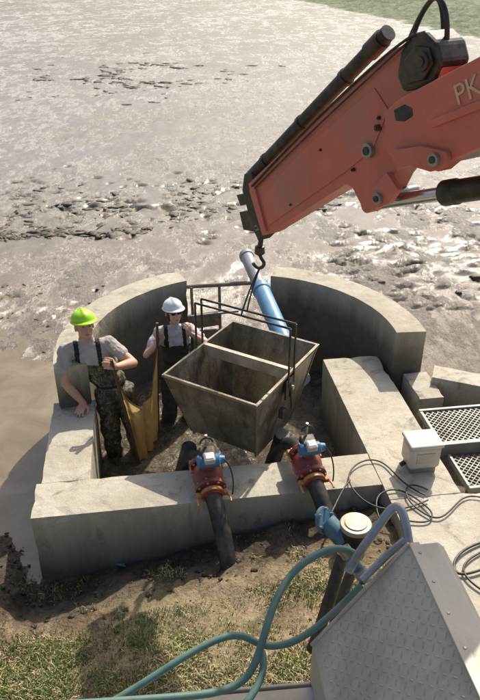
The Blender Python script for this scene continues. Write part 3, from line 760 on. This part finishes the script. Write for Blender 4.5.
def person(name,O,yaw,hyaw,hpitch,sc,N,Pv,rw,rdir,rn,lw,ldir,ln,rh,lh,rc,lc,skin,mats_t,mats_w,hat,female):
    g=grp(name); bm=bmesh.new(); segs=[]
    L=V((math.cos(yaw),math.sin(yaw),0)); Fw=V((math.sin(yaw),-math.cos(yaw),0)); U=V((0,0,1))
    s=sc
    rw=V(rw); lw=V(lw)
    def cap(a,b,ra,rb,lab): capsule(bm,a,b,ra*s,rb*s); segs.append((V(a),V(b),ra*s,lab))
    Cc=Pv.lerp(N,.62); Wa=Pv.lerp(N,.28); up=(N-Pv).normalized(); Rt=Matrix((L,up.cross(L).normalized(),up)).transposed()
    wd=.160 if not female else .142
    ell(bm,Pv,(wd*1.0*s,.122*s,.13*s),Rt); ell(bm,Wa,(wd*1.0*s,.120*s,.15*s),Rt); ell(bm,Cc,(wd*1.14*s,.124*s,.19*s),Rt)
    ell(bm,Cc+up*.10*s,(wd*1.16*s,.10*s,.10*s),Rt)
    if female: 
        for k in (-1,1): ell(bm,Cc+L*.065*k*s+Fw*.075*s+up*.02,(.065*s,.055*s,.06*s),Rt)
    segs.append((Pv,Cc,.15*s,'torso')); segs.append((Cc,N-up*.05,.13*s,'torso'))
    sw=.195 if not female else .165
    Sr=N-L*sw*s-U*.045*s; Sl=N+L*sw*s-U*.035*s
    for S in (Sr,Sl): capsule(bm,N-U*.03*s,S,.055*s,.060*s); 
    hc_=N+U*.180*s+Fw*.03*s
    cap(N-U*.04*s,hc_-U*.04*s,.062 if not female else .05,.058 if not female else .047,'neck')
    for (S,Wt,hint,lab) in ((Sr,rw,rh,'r'),(Sl,lw,lh,'l')):
        E=ik(S,Wt,.29*s,.26*s,hint); M1=S.lerp(E,.55)
        fm=.85 if female else 1.05
        cap(S,M1,.062*fm,.060*fm,'sleeve'); cap(M1,E,.048*fm,.041*fm,'fore'); M2=E.lerp(Wt,.35)
        cap(E,M2,.041*fm,.042*fm,'fore'); cap(M2,Wt,.042*fm,.027*fm,'fore')
    for k in (-1,1):
        H=Pv+L*.085*k*s-U*.04*s; Ft=O+L*.13*k*s; K=H.lerp(Ft+U*.08,.5)+Fw*.06
        A=Ft+U*.09*s
        cap(H,K,.108,.084,'leg'); cap(K,K.lerp(A,.4),.082,.084,'leg'); cap(K.lerp(A,.4),A,.084,.064,'leg')
        cap(A-U*.04*s-Fw*.03*s,A-U*.045*s+Fw*.15*s,.052,.042,'leg')
    def hand(Wt,d,n,curl,thumbside):
        d=V(d).normalized(); n=V(n); n=(n-d*n.dot(d)).normalized(); sd=d.cross(n).normalized()*thumbside
        hs=s*(1.0 if not female else .92)
        for i,(o_,ln_) in enumerate(((.031,.070),(.010,.078),(-.012,.073),(-.033,.057))):
            kn=Wt+d*(.088-.006*abs(i-1))*hs+sd*o_*hs
            cap(Wt+sd*o_*.45*hs,kn,.0165,.0125,'hand')
            c=kn; dirv=(d+sd*(o_*2.6)).normalized()
            for j,(fr,rr) in enumerate(((.45,.0100),(.31,.0092),(.24,.0082))):
                ang=curl*(.6+.35*j)
                axis_=dirv.cross(n).normalized(); dirv=(Matrix.Rotation(ang,3,axis_)@dirv).normalized()
                e=c+dirv*ln_*fr*hs; cap(c,e,rr,rr*.93,'hand'); c=e
        tb0=Wt+d*.022*hs+sd*.026*hs; t1=tb0+(d*.7+sd*.75+n*.25).normalized()*.042*hs; t2=t1+(d*.95+sd*.15+n*(.3+curl*.5)).normalized()*.034*hs; t3=t2+(d*.9-sd*.2*curl+n*(.2+curl*.6)).normalized()*.026*hs
        cap(tb0,t1,.0145,.0125,'hand'); cap(t1,t2,.0118,.0105,'hand'); cap(t2,t3,.0102,.0090,'hand')
    hand(rw,rdir,rn,rc,1); hand(lw,ldir,ln,lc,-1)
    hf_=V((math.sin(hyaw)*math.cos(hpitch),-math.cos(hyaw)*math.cos(hpitch),math.sin(hpitch))); hl=V((math.cos(hyaw),math.sin(hyaw),0)); hu=hl.cross(-hf_).normalized(); 
    Rh=Matrix((hl,-hf_,hu)).transposed()
    def H(x,y,z): return hc_+(hl*x+hf_*y+hu*z)*s
    def he_(p,r): ell(bm,H(*p),tuple(k*s for k in r),Rh)
    he_((0,-.012,.03),(.076,.096,.088)); he_((0,.012,-.03),(.064,.078,.082)); he_((0,.045,-.082),(.036,.036,.026)) ; he_((0,.062,-.02),(.048,.028,.05))
    capsule(bm,H(0,.086,.012),H(0,.108,-.026),.009*s,.0145*s)
    he_((0,.085,.034),(.045,.012,.010)); he_((0,.086,-.055),(.026,.010,.012))
    for k in (-1,1): he_((.036*k,.066,-.022),(.022,.018,.018)); he_((.078*k,-.012,-.008),(.010,.02,.032))
    segs.append((H(0,0,.02),H(0,0,-.02),.11*s,'head'))
    me=bpy.data.meshes.new('tmp'); bm.to_mesh(me); bm.free()
    o=link(bpy.data.objects.new('tmp',me))
    m=o.modifiers.new('r','REMESH'); m.mode='VOXEL'; m.voxel_size=.0058; m.adaptivity=0
    m=o.modifiers.new('s','SMOOTH'); m.factor=.5; m.iterations=3
    bpy.context.view_layer.update()
    dg=bpy.context.evaluated_depsgraph_get(); nm=bpy.data.meshes.new_from_object(o.evaluated_get(dg)); 
    bpy.data.objects.remove(o)
    nf=len(nm.polygons); ce=np.zeros(nf*3); nm.polygons.foreach_get('center',ce); ce=ce.reshape(-1,3)
    best=np.full(nf,1e9); lab=np.zeros(nf,int); names=['torso','neck','sleeve','fore','leg','hand','head']
    for a,b_,r,l_ in segs:
        a=np.array(a);b_=np.array(b_);ab=b_-a; t=np.clip(((ce-a)@ab)/max(ab@ab,1e-9),0,1); dd_=np.linalg.norm(ce-(a+t[:,None]*ab),axis=1)-r
        w=dd_<best; best[w]=dd_[w]; lab[w]=names.index(l_)
    rel=ce-np.array(N); lat=rel@np.array(L); fr=rel@np.array(Fw); hz=ce[:,2]-N.z
    mi=np.zeros(nf,int)
    isT=np.isin(lab,[0,2]); mi[isT]=1
    isneck=(lab==1); mi[isneck&(hz<.005)]=1
    mi[(lab==4)]=2
    bib=(lab==0)&(hz<np.where(fr>0,-.17*s+ -.25*np.abs(np.abs(lat)-.05)*(np.abs(lat)>.05),-.30*s)); mi[bib]=2
    strap=(np.abs(np.abs(lat)-.095*s)<.021*s)&((lab==0)|(lab==1)|(lab==2))&(mi==1)&(np.abs(lat)<.14*s); mi[strap]=3
    belt=(lab==0)&(np.abs(ce[:,2]-Pv.z-.10)<.018); mi[belt]=3
    nm.materials.append(skin);nm.materials.append(mats_t);nm.materials.append(mats_w);nm.materials.append(M_strap)
    nm.polygons.foreach_set('material_index',mi); nm.polygons.foreach_set('use_smooth',[True]*nf)
    clv=set()
    for p in nm.polygons:
        if mi[p.index]>0: clv.update(p.vertices)
    nrm=[v.normal.copy() for v in nm.vertices]
    for i in clv:
        v=nm.vertices[i]; c=v.co
        amp=.016*mn.noise(V((c.x*9,c.y*9,c.z*14)))+.006*mn.noise(c*30)
        v.co=c+nrm[i]*(amp+.003)
    nm.name='body'; link(bpy.data.objects.new('body',nm),g)
    def part(nm_,p,r,mat):
        bm=bmesh.new(); ell(bm,H(*p),tuple(k*s for k in r),Rh); me=bpy.data.meshes.new(nm_); bm.to_mesh(me); bm.free(); me.materials.append(mat)
        for q in me.polygons: q.use_smooth=True
        link(bpy.data.objects.new(nm_,me),g)
    part('mouth',(0,.094,-.056),(.021,.005,.005),M_lip)
    for k in (-1,1):
        if female: part('sunglass_lens',(.031*k,.090,.018),(.027,.008,.019),M_eye); tube('temple',[H(.05*k,.086,.022),H(.08*k,.03,.02),H(.083*k,-.02,.012)],.004,M_eye,g)
        else: part('eye',(.030*k,.083,.014),(.012,.008,.007),M_white); part('iris',(.030*k,.090,.014),(.006,.004,.006),M_eye); part('brow',(.031*k,.090,.036),(.019,.006,.004),M_hair)
    part('hair',(0,-.030,.012),(.081,.088,.080),M_hair)
    if female:
        tube('ponytail',[H(0,-.10,.01),H(.0,-.14,-.03),H(.02,-.13,-.13),H(.03,-.11,-.2)],.028,M_hair,g)
        for k in (-1,1): part('side_hair',(.066*k,.0,-.03),(.02,.04,.06),M_hair)
    vs=[];fs=[];n=36; K=10
    for k in range(K+1):
        t=k/K*math.pi/2
        for i in range(n):
            a=2*math.pi*i/n; r=math.cos(t)
            x=.102*r*math.sin(a); y=.122*r*math.cos(a)-.012; z=.058+.098*math.sin(t)**.9+ (.012*max(0,1-abs(x)/.022) if k>2 else 0)
            vs.append(H(x,y,z))
    for k in range(K):
        for i in range(n): fs.append([k*n+i,k*n+(i+1)%n,(k+1)*n+(i+1)%n,(k+1)*n+i])
    mesh('hardhat_shell',vs,fs,hat,g,smooth=True)
    vs=[];fs=[]
    for i in range(n):
        a=2*math.pi*i/n; f=max(0,math.cos(a)); ex=.012+.034*f**1.5
        for (r_,z_) in ((0,.062),(ex,.055-.008*f),(ex,.051-.008*f),(0,.055)):
            vs.append(H((.101+r_)*math.sin(a),(.121+r_)*math.cos(a)-.012,z_))
    for i in range(n):
        j=(i+1)%n
        for k in range(4): fs.append([i*4+k,j*4+k,j*4+(k+1)%4,i*4+(k+1)%4])
    mesh('hardhat_brim',vs,fs,hat,g,smooth=True)
    return g
O=V((-1.16,5.78,-.95)); N=O+V((-.29,-.03,1.56)); Pv=O+V((-.08,.02,1.0))
person('man_in_hard_hat',O,math.radians(18),math.radians(26),math.radians(14),1.06,N,Pv,
  V((-1.50,5.56,.05)),(-.15,-1,-.12),(0,0,-1), V((-1.13,5.46,.52)),(-.55,-.35,.45),(-.3,.6,-.6),
  (-.7,-.2,.3),(.9,-.1,-.6),.25,1.0,M_skin,M_tee,M_camo,M_lime,False)
O2=V((-.68,6.40,-.95)); N2_=O2+V((0,-.02,1.395)); P2=O2+V((.01,0,.90))
person('woman_in_hard_hat',O2,math.radians(12),math.radians(24),math.radians(10),.97,N2_,P2,
  V((-.78,6.17,.42)),(-.35,-.35,.75),(-.2,.8,.1), V((-.50,6.19,.47)),(-.25,-.15,.9),(-.7,.5,0),
  (-.8,0,-.8),(.9,-.1,-.7),.9,.7,M_skin2,M_tee2,M_wader2,M_whitehat,True)

# ---------- seine net with poles ----------
sn=grp('seine_net')
a0=V((-1.16,5.42,.62)); a1=V((-1.00,5.62,-.93)); b0=V((-.82,6.13,.62)); b1=V((-.90,6.16,-.93))
cyl('pole_a',a0,a1,.016,M_wood,sn,n=12); cyl('pole_b',b0,b1,.014,M_wood,sn,n=12)
vs=[];nu,nv=48,28
for i in range(nu+1):
    s_=i/nu
    for j in range(nv+1):
        t=j/nv; A=a0.lerp(a1,.14+.76*t); B_=b0.lerp(b1,.04+.86*t); c=A.lerp(B_,s_)
        sag=.50*(4*s_*(1-s_))**.8*(1-t)**1.1
        fold=.022*math.sin(s_*22+t*3)*math.sin(math.pi*s_)+.012*mn.noise((s_*9,t*9,0))
        vs.append(c+V((fold*.7+.06*math.sin(math.pi*s_)*(1-t*.5),-fold-.12*math.sin(math.pi*s_)*(1-t*.6),-sag)))
fs=[[i*(nv+1)+j,(i+1)*(nv+1)+j,(i+1)*(nv+1)+j+1,i*(nv+1)+j+1] for i in range(nu) for j in range(nv)]
mesh('netting',vs,fs,M_net,sn,smooth=True)
tube('float_line',[vs[i*(nv+1)] for i in range(0,nu+1,3)],.006,M_wood,sn)

# ---------- light, sky, camera ----------
EL,AZ=45,26
w=bpy.data.worlds.new('World'); scene.world=w; w.use_nodes=True
bg=w.node_tree.nodes['Background']; sky=w.node_tree.nodes.new('ShaderNodeTexSky'); sky.sky_type='NISHITA'; sky.sun_disc=False
sky.sun_elevation=math.radians(EL); sky.sun_rotation=math.radians(AZ); sky.dust_density=4.0; sky.air_density=1.0
w.node_tree.links.new(sky.outputs[0],bg.inputs[0]); bg.inputs[1].default_value=.145
sl=bpy.data.lights.new('sun','SUN'); sl.energy=4.8; sl.angle=math.radians(.5); sl.color=(1,.94,.84)
so=link(bpy.data.objects.new('sun',sl))
sv=V((math.sin(math.radians(AZ))*math.cos(math.radians(EL)),math.cos(math.radians(AZ))*math.cos(math.radians(EL)),math.sin(math.radians(EL))))
so.rotation_euler=sv.to_track_quat('Z','Y').to_euler(); so.location=(5,8,12)
cam=bpy.data.cameras.new('camera'); co=link(bpy.data.objects.new('camera',cam)); co.location=(0,0,CH); co.rotation_euler=(math.radians(60),0,0)
cam.sensor_fit='VERTICAL'; cam.sensor_height=36; cam.lens=36; cam.clip_end=3000; cam.clip_start=.05
scene.camera=co
scene.view_settings.view_transform='Standard'; scene.view_settings.look='None'; scene.view_settings.exposure=0
